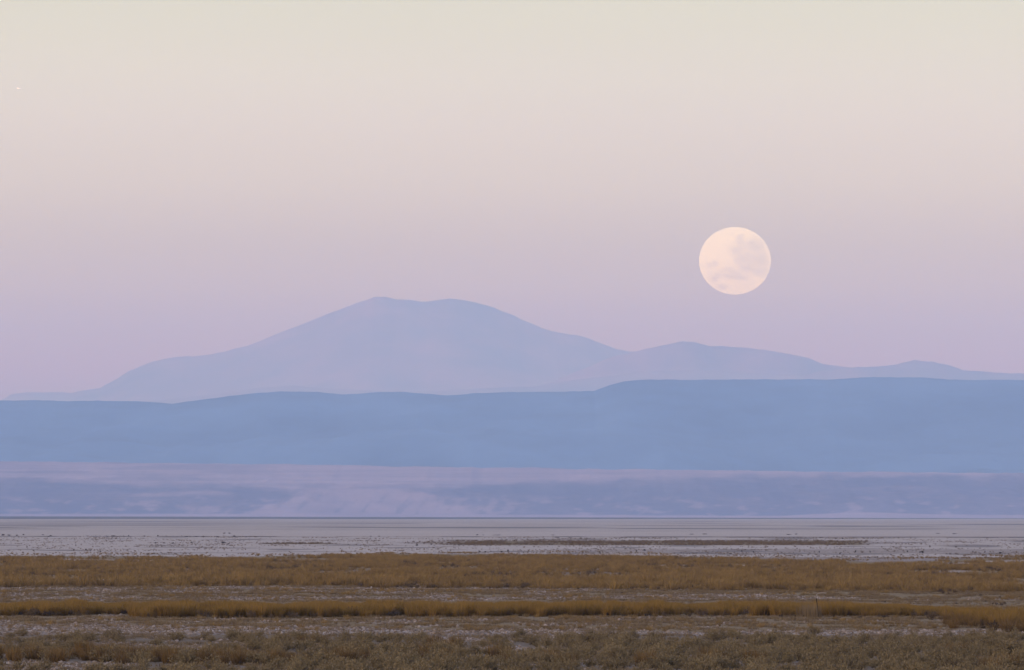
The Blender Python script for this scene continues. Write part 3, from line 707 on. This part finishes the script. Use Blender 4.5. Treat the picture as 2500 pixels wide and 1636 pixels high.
# dark bushes far out on the pale flat
bushes = [shrub_mesh('dark_bush', 50, 1.0, .9, DRK, 700 + k, 5, .12) for k in range(6)]
def bush(x, yb, w, hpx, label, group):
    g = on_ground(x, yb); W = w / F * g.y / 1.6; H = hpx / F * g.y
    clone(bushes[int(rng.integers(6))], 'dark_bush', g.x, g.y, (W, W, H), rng.uniform(0, 6.28), label, 'bush', group)
lab1, gr1 = 'dark bush on the salt pan rim', 'bushes along the rim of the salt pan'
for (x, yb, w, hh) in [(6, 1308, 12, 5), (22, 1308, 12, 4), (40, 1308, 9, 3), (57, 1307, 7, 4), (105, 1307, 7, 3), (124, 1309, 7, 4), (118, 1311, 10, 3), (276, 1310, 12, 4), (313, 1310, 4, 5), (262, 1310, 8, 2.5),
                       (385, 1310, 7, 4), (352, 1310, 12, 2.5), (455, 1311, 10, 3.5), (480, 1311, 16, 3), (497, 1311, 12, 3), (530, 1311, 14, 3), (571, 1311, 14, 4), (600, 1312, 8, 2), (625, 1312, 10, 2), (546, 1303, 10, 3), (562, 1303, 10, 3),
                       (905, 1310, 8, 2), (925, 1310, 9, 2), (1165, 1307, 8, 3), (1180, 1307, 6, 2), (1212, 1307, 22, 2), (1350, 1307, 10, 2), (1360, 1313, 20, 2.5), (1390, 1314, 14, 2), (1690, 1305, 14, 2), (1720, 1305, 14, 2.5), (1925, 1306, 14, 3), (1942, 1305, 10, 2.5),
                       (2005, 1314, 16, 3), (2058, 1316, 8, 4), (2040, 1315, 8, 3), (2290, 1303, 14, 2), (2330, 1304, 16, 2.5), (1862, 1313, 8, 2)]:
    bush(x, yb, w, hh, lab1, gr1)
lab2, gr2 = 'dark bush on the pinkish flat', 'bushes scattered on the pinkish soil'
for (x, yb, w, hh) in [(180, 1345, 6, 6), (211, 1344, 7, 5), (83, 1346, 5, 3), (222, 1344, 5, 4), (245, 1349, 6, 5), (380, 1327, 9, 4), (400, 1327, 10, 4), (422, 1328, 9, 5), (468, 1326, 10, 4), (545, 1327, 18, 5), (560, 1329, 12, 3), (361, 1355, 9, 5),
                       (480, 1357, 4, 5), (185, 1334, 4, 6), (66, 1338, 4, 7), (1018, 1333, 9, 6), (1052, 1331, 5, 3), (1120, 1331, 5, 3), (1340, 1331, 5, 4), (1170, 1349, 7, 6), (1185, 1349, 9, 5), (1225, 1349, 10, 6), (1240, 1348, 8, 8), (1465, 1352, 5, 8), (1555, 1347, 7, 5), (1575, 1345, 10, 5),
                       (2254, 1351, 12, 8), (2245, 1350, 6, 5), (2050, 1353, 6, 5), (2270, 1335, 7, 4), (2335, 1337, 8, 4), (2440, 1352, 12, 5), (1812, 1348, 5, 6), (1840, 1350, 5, 6), (2000, 1350, 5, 6), (2088, 1349, 5, 7), (2125, 1350, 4, 7), (2215, 1349, 5, 7), (2375, 1349, 4, 6), (2405, 1350, 4, 6)]:
    bush(x, yb, w, hh, lab2, gr2)
lab3, gr3 = 'dark bush in the low golden grass', 'dark bushes in the golden belt'
for (x, yb, w, hh) in [(1953, 1377, 6, 11), (1960, 1377, 4, 10), (1040, 1402, 7, 8), (870, 1386, 6, 4), (500, 1411, 10, 8), (595, 1412, 8, 9), (1170, 1398, 7, 5), (1137, 1410, 9, 8), (1170, 1408, 4, 9), (1585, 1433, 8, 9), (1625, 1437, 16, 14), (1655, 1437, 14, 8), (1663, 1432, 12, 8),
                       (1690, 1438, 12, 12), (1703, 1437, 12, 14), (1880, 1437, 12, 8), (1890, 1437, 14, 8), (1965, 1444, 14, 5), (2050, 1397, 12, 6), (2010, 1400, 10, 6), (1890, 1393, 10, 5), (2020, 1427, 12, 6), (2080, 1432, 12, 6), (2250, 1405, 14, 8), (2300, 1412, 12, 7),
                       (220, 1434, 14, 8), (260, 1434, 10, 5), (195, 1436, 18, 4), (75, 1400, 10, 8), (45, 1402, 12, 7), (30, 1408, 10, 7), (1350, 1386, 10, 4), (1200, 1392, 14, 5), (1410, 1440, 12, 6), (1520, 1450, 10, 6), (1290, 1443, 8, 4), (1070, 1438, 8, 4), (2335, 1473, 8, 5), (2160, 1470, 7, 5), (2305, 1471, 6, 4)]:
    bush(x, yb, w, hh, lab3, gr3)
lab4, gr4 = 'dark bush at the foot of the tall grass', 'dark bushes at the foot of the tall grass'
for (x, yb, w, hh) in [(380, 1484, 34, 8), (418, 1487, 20, 7), (210, 1492, 26, 22), (40, 1500, 36, 14), (120, 1502, 40, 13), (300, 1498, 24, 12), (860, 1503, 38, 24), (960, 1506, 44, 22), (1300, 1503, 18, 8), (1345, 1506, 10, 6), (1482, 1504, 10, 14), (1530, 1506, 30, 8), (1580, 1506, 26, 9), (1250, 1503, 14, 6),
                       (1715, 1504, 12, 9), (1940, 1508, 10, 9), (1906, 1507, 16, 9), (1962, 1508, 8, 10), (2036, 1508, 8, 9), (2100, 1510, 16, 10), (2155, 1510, 22, 10), (2262, 1503, 14, 12), (2310, 1500, 12, 8), (2340, 1503, 22, 12), (2430, 1506, 26, 13), (2485, 1508, 26, 22), (2425, 1533, 40, 22), (2480, 1533, 26, 15), (2400, 1532, 20, 10), (2310, 1513, 12, 5)]:
    bush(x, yb + 2.5, w, hh * 1.15, lab4, gr4)

# a grey clump of reeds with a bent dark stake at its right
reed = tuft_mesh('reed_clump', 130, 1.0, .9, .022, .10, PAL, 801, .8)
for i_, (x_, s_h) in enumerate([(1966, 1.02), (1975, 1.10), (1985, 1.10)]):
    g = on_ground(x_, 1509.5 + i_ * .5)
    clone(reed, 'reed_clump', g.x, g.y, (.75, .75, s_h), i_ * 2.1, ['left third of the grey reed clump beside the bent stake', 'middle third of the grey reed clump beside the bent stake', 'right third of the grey reed clump touching the bent stake'][i_], 'reeds', 'grey reed clumps left of the bent stake')
wood = Mat('weathered_wood', 0.9); wood = wood.color(wood.mix(wood.noise(9, 3), (0.012, 0.009, 0.007), (0.028, 0.02, 0.015)))
g0 = on_ground(1997, 1509)
V, Fc = [], []
for i in range(9):
    tq = i / 8; z = -0.05 + tq * 1.20; x0 = -0.11 * tq ** 2.2; r_ = .042 - .016 * tq
    for k in range(7):
        a = k * 2 * math.pi / 7; V.append((x0 + r_ * math.cos(a), r_ * math.sin(a) + .02 * math.sin(tq * 5), z))
for i in range(8):
    for k in range(7): a = i * 7 + k; b = i * 7 + (k + 1) % 7; Fc.append((a, b, b + 7, a + 7))
Fc.append(tuple(range(56, 63)))
st = mesh_obj('wooden_stake', V, Fc, wood); st.location = (g0.x, g0.y, float(relief(np.array([g0.x]), np.array([g0.y]))[0]))
tag(st, 'thin bent black wooden stake standing in the tall golden grass', 'stake')
# bleached bent twig behind it
tw = Mat('bleached_wood', 0.9).color((0.34, 0.30, 0.26)); g1 = on_ground(1997, 1463)
path = [(0, 0, 0), (-.05, 0, .18), (-.10, 0, .36), (.10, 0, .43), (.35, 0, .46), (.6, 0, .44)]
V, Fc = [], []
for i, p in enumerate(path):
    for k in range(5): a = k * 2 * math.pi / 5; V.append((p[0] + .02 * math.cos(a), p[1] + .02 * math.sin(a), p[2] + .02 * math.sin(a + 1)))
for i in range(len(path) - 1):
    for k in range(5): a = i * 5 + k; b = i * 5 + (k + 1) % 5; Fc.append((a, b, b + 5, a + 5))
t_ = mesh_obj('dead_branch', V, Fc, tw); t_.location = (g1.x, g1.y, 0.0)
tag(t_, 'pale bleached branch bent to the right just behind the black stake', 'branch')

# every plant's label says its size and place
for g_ in {o['group'] for o in COL.objects if o.get('group')}:
    mem = [o for o in COL.objects if o.get('group') == g_ and o.get('category') in ('shrub', 'grass tussock', 'bush')]
    if not mem: continue
    SIZES[g_] = float(np.median([o.scale.z * F / o.location.y for o in mem]))
    for o in mem: named(o)
